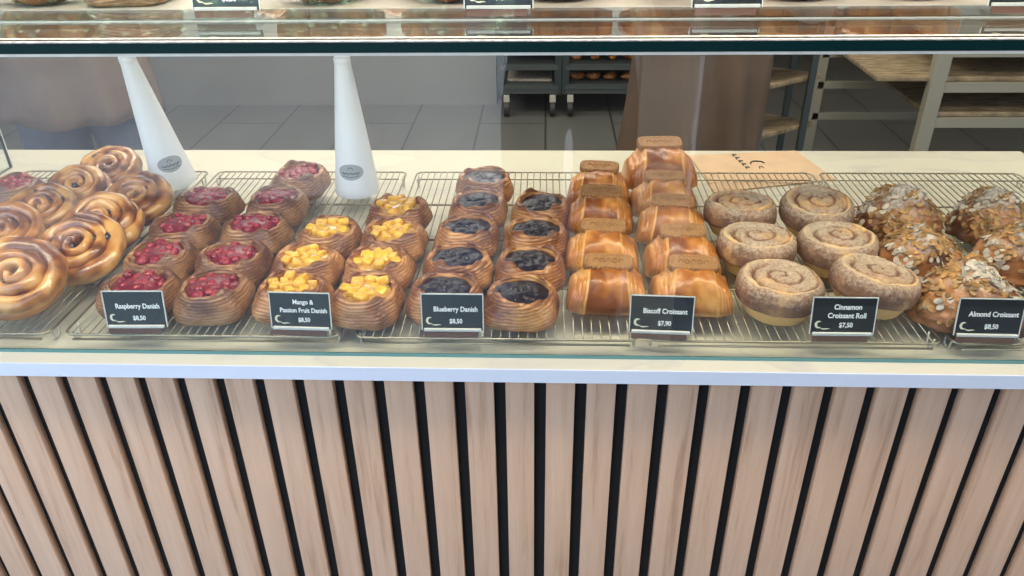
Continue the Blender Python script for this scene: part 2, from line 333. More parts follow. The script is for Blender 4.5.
# cooling racks
def make_rack():
    r = empty('cooling_rack'); W, D = 0.343, 0.535; H = 0.020; t = 0.0016
    def loop(z, inset, rad):
        pts = []
        for cx, cy, a0 in ((W / 2 - 0.012, D / 2 - 0.012, 0), (-W / 2 + 0.012, D / 2 - 0.012, 90), (-W / 2 + 0.012, -D / 2 + 0.012, 180), (W / 2 - 0.012, -D / 2 + 0.012, 270)):
            for q in range(6):
                a = math.radians(a0 + q * 18); pts.append((cx - inset * (1 if cx > 0 else -1) + 0.012 * math.cos(a), cy - inset * (1 if cy > 0 else -1) + 0.012 * math.sin(a), z))
        return MB().tube(pts, rad, 8, closed=True)
    loop(H - 0.001, 0, 0.0016).build('rim', M['steel'], r, True)
    mb = MB(); n = 31
    for i in range(1, n):
        x = -W / 2 + W * i / n; mb.tube([(x, -D / 2, H), (x, D / 2, H)], 0.00085, 6)
    mb.build('wire_grid', M['steel'], r, True)
    mb = MB()
    for y in (-D / 2 + 0.125, 0, D / 2 - 0.14): mb.tube([(-W / 2, y, H - 0.0025), (W / 2, y, H - 0.0025)], 0.0016, 6)
    mb.tube([(-W / 2 + .01, -D / 2 + 0.0, H - 0.008), (W / 2 - .01, -D / 2 + 0.0, H - 0.008)], 0.0014, 6)
    mb.tube([(-W / 2 + .01, D / 2 - 0.03, H - 0.0025), (W / 2 - .01, D / 2 - 0.03, H - 0.0025)], 0.0012, 6)
    mb.build('cross_bars', M['steel'], r, True)
    for sx in (-1, 1):
        for sy in (-1, 1):
            cx, cy = sx * (W / 2 - 0.004), sy * (D / 2 - 0.02)
            MB().tube([(cx, cy - .008, H - 0.002), (cx, cy - .006, 0.004), (cx, cy, 0.0012), (cx, cy + .006, 0.004), (cx, cy + .008, H - 0.002)], 0.0015, 6).build('foot', M['steel_pale'], r, True)
    return r
rack0 = make_rack()
gaps = [-0.965, -0.606, -0.241, 0.118, 0.471, 0.83]
centers = [(-1.143 + 0.0)] + [(gaps[i] + gaps[i + 1]) / 2 for i in range(5)]
racklab = ['wire cooling rack at the left end, mostly outside the photo', 'wire cooling rack under the raisin snails', 'wire cooling rack under the raspberry and left mango danishes',
           'wire cooling rack under the right mango and the blueberry danishes', 'wire cooling rack under the biscuit croissants and left cinnamon rolls', 'wire cooling rack under the right cinnamon rolls and almond croissants']
for i, cx in enumerate(centers):
    if i == 0: continue
    r = rack0 if i == 1 else copy_tree(rack0); r.location = (cx, 0.281, CT)
    tag(r, racklab[i], 'cooling rack', 'cooling racks in the lower case')
RT = CT + 0.0212     # top of the wires

# ------------------------------------------------------------------ pastries
def ring_mesh(name, n, prof, fn, mat, parent, closed_bottom=True, attrs=('bake',)):
    """prof: list of params; fn(theta, t, i) -> (x,y,z, bake[, sugar])"""
    v = []; A = {a: [] for a in attrs}; k = len(prof)
    for i, t in enumerate(prof):
        for j in range(n):
            r = fn(2 * PI * j / n, t); v.append(r[:3])
            for q, a in enumerate(attrs): A[a].append(r[3 + q])
    f = [(i * n + j, i * n + (j + 1) % n, (i + 1) * n + (j + 1) % n, (i + 1) * n + j) for i in range(k - 1) for j in range(n)]
    c = len(v); v.append((0, 0, sum(p[2] for p in v[:n]) / n)); v.append((0, 0, sum(p[2] for p in v[-n - 1:-1]) / n))
    for a in attrs: A[a] += [A[a][0], A[a][-1]]
    f += [(c, (j + 1) % n, j) for j in range(n)]; f += [(c + 1, (k - 1) * n + j, (k - 1) * n + (j + 1) % n) for j in range(n)]
    return mobj(name, v, f, mat, parent, True, A)
def interp(P, t):
    t = max(0, min(1, t)) * (len(P) - 1); i = min(int(t), len(P) - 2); u = t - i
    p0 = P[max(i - 1, 0)]; p1 = P[i]; p2 = P[i + 1]; p3 = P[min(i + 2, len(P) - 1)]
    return tuple(0.5 * (2 * b + (c - a) * u + (2 * a - 5 * b + 4 * c - d) * u * u + (3 * b - a - 3 * c + d) * u ** 3) for a, b, c, d in zip(p0, p1, p2, p3))
def sup(th, e): return (abs(math.cos(th)) ** e + abs(math.sin(th)) ** e) ** (-1 / e)
def danish_shell(kind, seed, root):
    rnd = random.Random(seed); P = [(0.30, 0), (0.80, 0.0), (0.97, 0.001), (1.06, 0.0055), (1.09, 0.012), (1.06, 0.020), (1.01, 0.028), (0.96, 0.0345), (0.905, 0.038), (0.855, 0.0378), (0.815, 0.034), (0.75, 0.030), (0.3, 0.028)]
    sz = 0.0452; ph = rnd.uniform(0, 6); rot = rnd.uniform(-0.15, 0.15); corners = [rnd.uniform(0.4, 1.0) for _ in range(4)]
    def fn(th, t):
        r, z = interp(P, t); z = max(0, z); T = th + rot
        fl = max(0, min(1, (t - 0.42) / 0.25)) * (1 if t < 0.72 else max(0, 1 - (t - 0.72) / 0.14))
        shape = sup(T, 4.0 - 1.4 * min(1, z / 0.036)); inner = max(0, min(1, (t - 0.62) / 0.15)); shape = shape * (1 - inner) + (0.97 + 0.03 * math.cos(2 * T + ph)) * inner
        ck = corners[int(((T) % (2 * PI)) / (PI / 2)) % 4]
        cor = max(0, -math.cos(4 * T)) ** 2
        z2 = z + fl * cor * 0.0075 * ck + fl * 0.003 * math.sin(2 * T + ph)
        R = sz * r * (1 + (shape - 1) * 0.92) - fl * cor * 0.004
        x, y = math.cos(th) * R, math.sin(th) * R
        side = max(0, min(1, (t - 0.1) / 0.12)) * max(0, min(1, (0.86 - t) / 0.08))
        wv = z2 / 0.0042 + 0.6 * math.sin(T * 2 + ph) + 0.8 * nz(x, y, 0, 16, seed) + 0.28 * nz(x, y, z2, 60, seed) + (t * 3 if t > 0.6 else 0)
        rid = abs(math.sin(PI * wv)); rid = rid ** 0.6
        d = side * 0.0021 * (rid - 0.6) + side * 0.0030 * nz(x, y, z2, 45, seed + 3)
        x += math.cos(th) * d; y += math.sin(th) * d
        z2 = max(0.0, z2 + fl * 0.0012 * nz(x, y, z2, 90, seed + 5))
        bake = 0.16 + 0.55 * rid ** 1.6 * side + 0.35 * fl * (0.5 + cor) - (0.25 if 0.3 < t < 0.55 and rid < 0.35 else 0) + 0.5 * nz(x, y, z2, 28, seed) + 0.25 * nz(x, y, z2 * 3, 110, seed)
        if t > 0.8: bake = 0.45
        return x, y * 0.95, z2, max(0, min(1, bake))
    o = ring_mesh('pastry_crust', 104, [i / 66 for i in range(67)], fn, M['crust_rasp'] if kind == 'rasp' else M['crust_danish'], root)
    return o
def blob(mb, c, r, sub=2, sc=(1, 1, 1), amp=0.0, fr=80, seed=0, mi=0, rot=None):
    v, f = icos(1.0, sub); out = []
    R = rot or Matrix.Identity(3)
    for p in v:
        q = Vector((p.x * sc[0], p.y * sc[1], p.z * sc[2])) * r
        if amp: q *= 1 + amp * nz(q.x + c[0], q.y + c[1], q.z + c[2], fr, seed)
        q = R @ q; out.append((c[0] + q.x, c[1] + q.y, c[2] + q.z))
    mb.add(out, f, mi)
def make_danish(kind, seed):
    rnd = random.Random(seed * 17 + 3); root = empty({'rasp': 'raspberry_danish', 'mango': 'mango_danish', 'blue': 'blueberry_danish'}[kind])
    danish_shell(kind, seed, root)
    mb = MB()
    if kind == 'rasp':
        blob(mb, (0, 0, 0.0305), 0.0365, 3, (1, 0.94, 0.25), 0.10, 60, seed, 1)
        for i in range(17):
            a = i * 2.4 + seed; rr = 0.0079 * math.sqrt(i); cx, cy = rr * math.cos(a) * 1.02, rr * math.sin(a) * 0.9
            br = rnd.uniform(0.0048, 0.0085); q = Matrix.Rotation(rnd.uniform(0, 6), 3, 'Z') @ Matrix.Rotation(rnd.uniform(0, 1.6), 3, 'X')
            v, f = icos(1.0, 3); out = []
            for p in v:
                bump = 0.10 * abs(math.sin(p.x * 6.3)) * abs(math.sin(p.y * 6.3 + 1)) * 1.6 + 0.10 * abs(math.sin(p.z * 6.5))
                w = q @ (p * br * (0.88 + bump)); out.append((cx + w.x, cy + w.y, 0.0352 + 0.0015 * math.sin(i * 5.1) + 0.0015 * math.cos(a * 1.7) + w.z * 0.85))
            mb.add(out, f, 0)
        o = mb.build('raspberry_filling', [M['rasp'], M['rasp_jam']], root, True)
    elif kind == 'mango':
        blob(mb, (0, 0, 0.0300), 0.0365, 3, (1, 0.94, 0.26), 0.12, 60, seed, 1)
        for i in range(12):
            a = i * 2.4 + seed; rr = 0.0088 * math.sqrt(i); cx, cy = rr * math.cos(a), rr * math.sin(a) * 0.9
            s = rnd.uniform(0.0065, 0.0092); Rm = Matrix.Translation((cx, cy, 0.0368 + rnd.uniform(-0.003, 0.003))) @ Matrix.Rotation(rnd.uniform(0, 3), 4, 'Z') @ Matrix.Rotation(rnd.uniform(-0.5, 0.5), 4, 'X')
            mb.box((-s, -s * 0.8, -s * 0.65), (s, s * 0.8, s * 0.65), 0, bev=s * 0.3, M=Rm)
        o = mb.build('mango_filling', [M['mango'], M['custard']], root, True)
    else:
        n = 40; v = []; f = []
        for i in range(14):
            for j in range(n):
                th = 2 * PI * j / n; R = 0.0368 * i / 13; x, y = R * math.cos(th), R * math.sin(th) * 0.93
                z = 0.0365 - 0.004 * (i / 13) ** 3 + 0.0024 * abs(nz(x, y, 0, 190, seed)) + 0.003 * nz(x, y, 3, 90, seed)
                v.append((x, y, z))
        f = [(i * n + j, (i + 1) * n + j, (i + 1) * n + (j + 1) % n, i * n + (j + 1) % n) for i in range(13) for j in range(n)]
        mb.add(v, f)
        for i in range(16):
            a = i * 2.4; rr = 0.0068 * math.sqrt(i); blob(mb, (rr * math.cos(a), rr * math.sin(a) * 0.9, 0.0355 - 0.0002 * i), rnd.uniform(0.0040, 0.0055), 2, (1, 1, 0.8), 0.15, 200, seed)
        o = mb.build('blueberry_filling', M['blue'], root, True)
    return root
def make_snail(seed):
    rnd = random.Random(seed); root = empty('raisin_snail'); R0 = 0.058; turns = 3.1; N = 190; n = 14
    v = []; A = []
    ph = rnd.uniform(0, 6)
    for i in range(N + 1):
        u = i / N; a = turns * 2 * PI * u ** 0.80 + ph; r = 0.0045 + (R0 - 0.013) * u ** 0.80
        hw = 0.0094 * (0.70 + 0.5 * u); hh = 0.0160 - 0.0030 * u
        if i > N - 14: q = (N - i) / 14; hw *= 0.35 + 0.65 * q; hh *= 0.6 + 0.4 * q; r += 0.0
        c = Vector((r * math.cos(a), r * math.sin(a) , 0.0165 + 0.004 * (1 - u) + 0.002 * math.sin(a * 1.3)))
        rad = Vector((math.cos(a), math.sin(a), 0))
        for j in range(n):
            w = 2 * PI * j / n; cw, sw = math.cos(w), math.sin(w)
            p = c + rad * hw * (abs(cw) ** 0.85) * (1 if cw > 0 else -1) + Vector((0, 0, hh * sw))
            k = nz(p.x, p.y, p.z, 50, seed); p += rad * 0.0032 * k + Vector((0, 0, 0.0038 * nz(p.x, p.y, p.z, 30, seed + 2) + 0.0006 * math.sin(j * 2.2 + a * 0.7)))
            p.z = max(0.0, p.z)
            lam = math.sin(j * 2.9 + 1.5 * math.sin(a)) * 0.06
            v.append(tuple(p)); A.append(max(0, min(1, (0.30 if (u > 0.66 and cw > 0.2) else 0.46 + 0.42 * max(0, 1 - sw) ) + 0.10 * sw + 0.95 * nz(p.x, p.y, p.z, 34, seed + 4) + 0.5 * nz(p.x, p.y, p.z, 90, seed) + 2 * lam)))
    f = [(i * n + j, i * n + (j + 1) % n, (i + 1) * n + (j + 1) % n, (i + 1) * n + j) for i in range(N) for j in range(n)]
    f.append(tuple(reversed(range(n)))); f.append(tuple(N * n + j for j in range(n)))
    mb = MB(); mb.add(v, f, 0, A)
    vv = len(mb.v); mb.lathe([(0.046, 0.003), (0.050, 0.010), (0.046, 0.018), (0.02, 0.021)], 32); mb.a[vv:] = [0.55] * (len(mb.v) - vv)
    mb.build('coiled_dough', M['crust_snail'], root, True, attr='bake')
    for i in range(5):
        u = 0.12 + 0.18 * i + rnd.uniform(-.07, .07); a = turns * 2 * PI * u ** 0.80 + ph; r = 0.0045 + (R0 - 0.013) * u ** 0.80 - 0.0075
        mb = MB(); blob(mb, (0, 0, 0), rnd.uniform(0.0038, 0.0056), 2, (1.2, 0.9, 0.8), 0.4, 300, seed + i)
        q = mb.build('raisin', M['raisin'], root, True); q.location = (r * math.cos(a), r * math.sin(a), 0.0255)
    return root
def make_biscuit_croissant(seed):
    root = empty('biscuit_croissant'); L = 0.0475; rnd = random.Random(seed)
    n = 56; K = 60; v = []; A = []
    for i in range(K + 1):
        s = -1 + 2 * i / K; x = s * L
        e = abs(s)
        q = max(0, (e - 0.58) / 0.42); step = math.floor(q * 3) / 3 * 0.5 + q * 0.5
        ry = 1.0 - 0.20 * step - 0.30 * max(0, q - 0.8) ** 2 * 25 * 0.3; rz = 1.0 - 0.10 * (q > 0) - 0.62 * step - 0.12 * max(0, q - 0.8) * 5 * 0.5
        for j in range(n):
            th = 2 * PI * j / n; cy, cz = math.cos(th), math.sin(th); sp = sup(th, 2.7)
            y = cy * 0.037 * ry * sp; z = 0.027 + cz * (0.031 if cz > 0 else 0.027) * (rz if cz > 0 else 0.8 + 0.2 * rz) * min(sp, 1.10); y *= 1.0 - 0.16 * cz
            xx = x
            k = nz(x, y, z, 26, seed)
            xx = x + 0.0018 * nz(x, y, z, 20, seed + 6) + s * (0.030 - z) * 0.20
            lam = 0.0
            if e > 0.58:
                w = (e * L) / 0.0042 + 0.9 * nz(x, y, z, 40, seed) + 0.5 * math.sin(th * 1.0); lam = abs(math.sin(PI * w)) ** 0.7
                y += cy * 0.0016 * (lam - 0.5); z += cz * 0.0016 * (lam - 0.5)
            y += cy * 0.0035 * k; z += 0.0032 * nz(x, y, z, 60, seed + 1) * (cz > -0.3)
            z = max(0.0, z)
            b = (0.74, 0.90, 0.58)[seed % 3] + 0.75 * k + 0.3 * nz(x, y, z, 90, seed)
            if e > 0.58: b = 0.12 + 0.42 * lam + 0.35 * k
            if e > 0.56 and e < 0.62: b = 0.15
            if z < 0.012: b -= 0.25
            v.append((xx, y, z)); A.append(max(0, min(1, b)))
    f = [(i * n + j, (i + 1) * n + j, (i + 1) * n + (j + 1) % n, i * n + (j + 1) % n) for i in range(K) for j in range(n)]
    f.append(tuple(range(n))); f.append(tuple(reversed([K * n + j for j in range(n)])))
    mobj('rolled_dough', v, f, M['crust_croissant'], root, True, {'bake': A})
    # caramel biscuit pressed on the back of the roll
    m = 72; v = []; f = []; hx, hy = 0.0315, 0.0145
    def outline(t, sh, grow=1.0):
        c, s = math.cos(t), math.sin(t); q = sup(t, 5.0); sc = 1 + 0.022 * math.cos(t * 36)
        return c * hx * q * sc * grow - sh * (1 if c > 0 else -1) * min(1, abs(c) * 3), s * hy * q * (1 + 0.05 * math.cos(t * 36)) * grow - sh * (1 if s > 0 else -1) * min(1, abs(s) * 3)
    rings = [(0, 0.0015), (0, 0.0025), (0, 0.0075), (0.0012, 0.0095), (0.004, 0.0095), (0.0045, 0.0088)]
    for sh, z in rings:
        for j in range(m): x, y = outline(2 * PI * j / m, sh); v.append((x, y, z))
    for i in range(len(rings) - 1):
        f += [(i * m + j, i * m + (j + 1) % m, (i + 1) * m + (j + 1) % m, (i + 1) * m + j) for j in range(m)]
    f.append(tuple(reversed(range(m)))); f.append(tuple((len(rings) - 1) * m + j for j in range(m)))
    b = mobj('caramel_biscuit', v, f, M['biscuit'], root, False); b.location = (0, 0.012, 0.0545); b.rotation_euler = (math.radians(12), 0, rnd.uniform(-0.05, 0.05))
    mb = MB()
    for k in range(5): mb.tube([(-0.016 + k * 0.008 + 0.0028 * math.cos(a), 0.0038 * math.sin(a), 0.0091) for a in [q * PI / 5 for q in range(10 if k % 2 else 7)]], 0.0007, 5)
    mb.build('embossed_letters', M['biscuit_groove'], b, True)
    return root
def make_cinnamon(seed):
    root = empty('cinnamon_roll'); P = [(0.3, 0), (0.66, 0), (0.76, 0.004), (0.84, 0.012), (0.90, 0.019), (0.99, 0.021), (1.03, 0.029), (1.03, 0.038), (0.99, 0.046), (0.92, 0.0505), (0.84, 0.052), (0.6, 0.052), (0.35, 0.053), (0.15, 0.054), (0.05, 0.054)]
    sz = 0.0515; rnd = random.Random(seed); ph = rnd.uniform(0, 6)
    def fn(th, t):
        r, z = interp(P, t); R = sz * r; x, y = math.cos(th) * R, math.sin(th) * R
        n1 = nz(x, y, z, 30, seed)
        if t > 0.68:
            u = (r) * 2.7 - (th + ph) / (2 * PI); fr = u % 1.0
            g = min(fr, 1 - fr); z -= 0.0036 * math.exp(-(g / 0.10) ** 2) * (1 if r > 0.12 else 0.3); z += 0.002 * math.cos(2 * PI * u) * 0
            z -= 0.0045 * math.exp(-((r - 0.66 - 0.05 * math.cos(th + ph)) / 0.05) ** 2); z += 0.0016 * nz(x, y, 0, 120, seed)
            bake = 0.55 + 0.4 * math.exp(-(g / 0.10) ** 2) + 0.6 * n1 - 0.5 * math.exp(-((r - 0.86) / 0.07) ** 2); sg = 0.42 + 0.3 * n1 - 0.6 * math.exp(-(g / 0.10) ** 2)
        elif z > 0.0205 + 0.003 * n1: bake = 0.72 + 0.6 * n1; sg = 0.0 + max(0, (z - 0.03) * 18)
        else: bake = 0.0 + 0.25 * max(0, n1); sg = -0.8
        d = 0.0022 * n1 + 0.0008 * nz(x, y, z, 200, seed); x += math.cos(th) * d; y += math.sin(th) * d
        if t > 0.2: z += 0.0015 * nz(x, y, z, 50, seed + 1) + (0.0010 * nz(x, y, z, 300, seed) if z > 0.021 else 0)
        return x, y, max(0, z), max(0, min(1, bake)), sg
    ring_mesh('spiral_dough', 110, [i / 90 for i in range(91)], fn, M['crust_cinn'], root, attrs=('bake', 'sugar'))
    return root
def make_almond(seed):
    root = empty('almond_croissant'); rnd = random.Random(seed)
    a, b, h = 0.060, 0.046, 0.064; n = 96; prof = [i / 48 for i in range(49)]
    def surf(th, t):
        phi = t * PI / 2 * 1.0; cr = math.cos(phi) ** 0.75 if t < 1 else 0.0; zz = math.sin(phi) ** 0.85 if t > 0 else 0
        x = a * math.cos(th) * cr; y = b * math.sin(th) * cr * sup(th, 2.4) + 0.010 * (x / a) ** 2 * -1
        z = h * zz * (1 - 0.35 * (x / a) ** 2)
        seg = 1 + 0.055 * math.cos(x / a * PI * 2.6); z *= seg; y *= 0.97 + 0.03 * seg
        k = nz(x, y, z, 24, seed); z += 0.011 * k * zz + 0.006 * nz(x, y, z, 60, seed) * zz; q = 0.006 * nz(x, y, z, 75, seed + 8) + 0.002 * nz(x, y, z, 200, seed); x += q * math.cos(th); y += q * math.sin(th); x += 0.007 * k; y += 0.008 * nz(x, y, z, 26, seed + 2)
        return x, y, max(0, z)
    def fn(th, t):
        x, y, z = surf(th, t); bk = 0.35 + 0.5 * nz(x, y, z, 28, seed) + 0.3 * nz(x, y, z, 90, seed) + (0.2 if z < 0.012 else 0)
        return x, y, z, max(0, min(1, bk)), (z / h) * 1.0 - 0.25
    ring_mesh('croissant_dough', n, prof, fn, M['crust_almond'], root, attrs=('bake', 'sugar'))
    mb = MB()
    for i in range(380):
        th = rnd.uniform(0, 2 * PI); t = rnd.uniform(0.10, 1.0); p = Vector(surf(th, t))
        e = 0.02; du = Vector(surf(th + 0.05, t)) - p; dv = Vector(surf(th, min(1, t + e))) - Vector(surf(th, t - e)); nn = du.cross(dv)
        if nn.length < 1e-9: nn = Vector((0, 0, 1))
        nn.normalize()
        if nn.z < 0 and t > 0.3: nn = -nn
        nn = (nn + Vector((rnd.uniform(-.5, .5), rnd.uniform(-.5, .5), rnd.uniform(0, .5)))).normalized()
        q = nn.to_track_quat('Z', 'Y').to_matrix() @ Matrix.Rotation(rnd.uniform(0, 6), 3, 'Z')
        la, lb = rnd.uniform(0.0034, 0.0062), rnd.uniform(0.0024, 0.0038); m = 9; vs = []
        for zz in (-0.0003, 0.0004):
            for j in range(m):
                w = 2 * PI * j / m; lx = la * math.cos(w) * (1 + 0.2 * math.cos(w)); ly = lb * math.sin(w)
                vs.append(p + nn * 0.0010 + q @ Vector((lx, ly, zz + 22 * lx * lx)))
        fs = [tuple(reversed(range(m))), tuple(m + j for j in range(m))] + [(j, (j + 1) % m, m + (j + 1) % m, m + j) for j in range(m)]
        mb.add(vs, fs, 1 if (nz(p.x, p.y, p.z, 30, seed + 9) + rnd.uniform(-.22, .22) > 0.0 and p.z > 0.020) else 0)
    o = mb.build('almond_flakes', [M['flake'], M['flake_dusted']], root, False); o['kind'] = 'stuff'
    return root

def place(protos, i, loc, rot=(0, 0, 0), sc=1.0, label='', cat='', group=''):
    pr = protos[i % len(protos)]
    if not pr.get('used'): o = pr; pr['used'] = 1
    else: o = copy_tree(pr)
    o.location = loc; o.rotation_euler = rot; o.scale = (sc,) * 3
    tag(o, label, cat, group); placed.append(o); return o
placed = []
rows = ['front row', 'second row', 'third row', 'fourth row', 'back row']
R_ = random.Random(5)
# raspberry
pr = [make_danish('rasp', s) for s in (1, 2, 3)]
for c, (col, pts) in enumerate((('left', [(-0.519, 0.076), (-0.530, 0.162), (-0.537, 0.256), (-0.536, 0.352)]), ('right', [(-0.424, 0.074), (-0.429, 0.160), (-0.428, 0.255), (-0.426, 0.352), (-0.417, 0.455)]))):
    for i, (x, y) in enumerate(pts):
        place(pr, i + c * 2, (x, y, RT), (0, 0, R_.choice((0, PI / 2, PI)) + R_.uniform(-.12, .12)), 0.97, 'raspberry danish in the %s raspberry column, %s' % (col, rows[i] + ' beside the price card' if i == 0 else rows[i] + ' from the glass'), 'pastry', 'raspberry danishes on the racks')
place(pr, 1, (-0.880, 0.395, RT), (0, 0, 1.2), 1.0, 'raspberry danish cut off by the left edge, behind the raisin snails', 'pastry', 'raspberry danishes on the racks')
pm = [make_danish('mango', s) for s in (11, 12, 13)]
for c, (col, pts) in enumerate((('left', [(-0.322, 0.074), (-0.325, 0.152), (-0.315, 0.240)]), ('right', [(-0.226, 0.068), (-0.226, 0.149), (-0.221, 0.235), (-0.227, 0.322)]))):
    for i, (x, y) in enumerate(pts):
        place(pm, i + c * 2, (x, y, RT), (0, 0, R_.choice((0, PI / 2, PI)) + R_.uniform(-.12, .12)), 0.94, 'yellow mango danish in the %s mango column, %s' % (col, rows[i] if i < 3 else 'fourth row at the back'), 'pastry', 'mango danishes on the racks')
pb = [make_danish('blue', s) for s in (21, 22, 23)]
for c, (col, pts) in enumerate((('left', [(-0.128, 0.075), (-0.120, 0.158), (-0.116, 0.252), (-0.107, 0.346), (-0.104, 0.440)]), ('right', [(-0.032, 0.066), (-0.023, 0.152), (-0.016, 0.246), (-0.008, 0.338)]))):
    for i, (x, y) in enumerate(pts):
        place(pb, i + c * 2, (x, y, RT), (0, 0, R_.choice((0, PI / 2, PI)) + R_.uniform(-.12, .12)), 0.945, 'dark blueberry danish in the %s blueberry column, %s' % (col, rows[i]), 'pastry', 'blueberry danishes on the racks')
# biscuit croissants
pc = [make_biscuit_croissant(s) for s in (31, 32, 33)]
for c, (col, pts) in enumerate((('left', [(0.076, 0.088), (0.076, 0.192), (0.080, 0.312), (0.083, 0.412)]), ('right', [(0.181, 0.086), (0.182, 0.178), (0.182, 0.278), (0.183, 0.372)]))):
    for i, (x, y) in enumerate(pts):
        place(pc, i + c, (x, y, RT), (0, 0, R_.uniform(-.10, .10)), 0.97, 'croissant topped with a caramel biscuit, %s column, %s' % (col, rows[i]), 'pastry', 'biscuit topped croissants on the racks')
place(pc, 2, (0.189, 0.485, RT), (0.0, 0.0, 0.05), 1.18, 'largest biscuit topped croissant, at the very back of the right column', 'pastry', 'biscuit topped croissants on the racks')
# cinnamon rolls
pn = [make_cinnamon(s) for s in (41, 42, 43)]
for i, (x, y, rx, ry, rz, lab) in enumerate([(0.285, 0.078, 0.0, 0.03, 0.3, 'left column, front row'), (0.283, 0.186, 0.03, 0.05, 2.2, 'left column, middle row'), (0.285, 0.296, 0.06, -0.05, 4.0, 'left column, back row'),
                                (0.396, 0.080, 0.10, 0.14, 1.0, 'right column, front row'), (0.393, 0.193, 0.02, 0.02, 3.1, 'right column, middle row'), (0.396, 0.304, 0.05, 0.10, 5.0, 'right column, back row')]):
    place(pn, i, (x, y, RT + 0.052 * (abs(rx) + abs(ry)) * 0.75), (rx, ry, rz), 0.985, 'sugared cinnamon croissant roll, ' + lab, 'pastry', 'cinnamon rolls on the racks')
pa = [make_almond(s) for s in (51, 52, 53)]
for i, (x, y, rz, s, lab) in enumerate([(0.517, 0.078, -0.25, 1.06, 'left column, front row, most sugar'), (0.500, 0.194, 0.15, 0.95, 'left column, middle row'), (0.517, 0.308, 0.35, 1.08, 'left column, back row'),
                                   (0.672, 0.070, 0.4, 1.0, 'right column, front row, cut off by the edge'), (0.640, 0.196, -0.3, 1.0, 'right column, middle row, golden side'), (0.655, 0.312, 0.1, 1.0, 'right column, back row')]):
    place(pa, i, (x, y, RT), (0, 0, rz), s, 'almond croissant dusted with sugar, ' + lab, 'pastry', 'almond croissants on the racks')
# raisin snails lean on each other
ps = [make_snail(s) for s in (61, 62, 63, 64)]
def snail(i, x, y, tilt, rz, s, lab, lean=0.0, up=0.0):
    R = Matrix.Rotation(lean, 3, 'Y') @ Matrix.Rotation(tilt, 3, 'X') @ Matrix.Rotation(rz, 3, 'Z')
    # lift so that the lowest rim touches the wires
    lo = min((R @ Vector((0.056 * s * math.cos(a), 0.056 * s * math.sin(a), 0.003))).z for a in [k * PI / 16 for k in range(32)])
    place(ps, i, (x, y, RT - lo + up), R.to_euler(), s, lab, 'pastry', 'raisin snails on the racks')
T = math.radians(26)
snail(0, -0.672, 0.078, T, 0.4, 1.13, 'glazed raisin snail at the very front of the right snail stack, full coil showing', 0.10)
snail(1, -0.640, 0.165, T, 2.0, 1.10, 'glazed raisin snail second in the right stack, raisin on top', 0.06)
snail(2, -0.650, 0.255, T, 3.4, 1.08, 'glazed raisin snail third in the right stack', 0.06)
snail(3, -0.640, 0.338, T, 4.9, 0.98, 'glazed raisin snail last of the right stack, by the leaning cone', 0.06)
snail(1, -0.790, 0.130, T, 5.5, 1.0, 'glazed raisin snail at the front of the left snail stack, cut off by the edge', 0.08)
snail(2, -0.772, 0.215, T, 0.9, 1.0, 'glazed raisin snail second in the left stack', 0.06)
snail(3, -0.765, 0.300, T, 1.9, 0.98, 'glazed raisin snail third in the left stack', 0.05)
snail(0, -0.755, 0.385, T, 2.9, 0.98, 'glazed raisin snail fourth in the left stack', 0.05)
snail(1, -0.742, 0.465, T, 4.1, 0.98, 'glazed raisin snail farthest back in the left stack', 0.05)

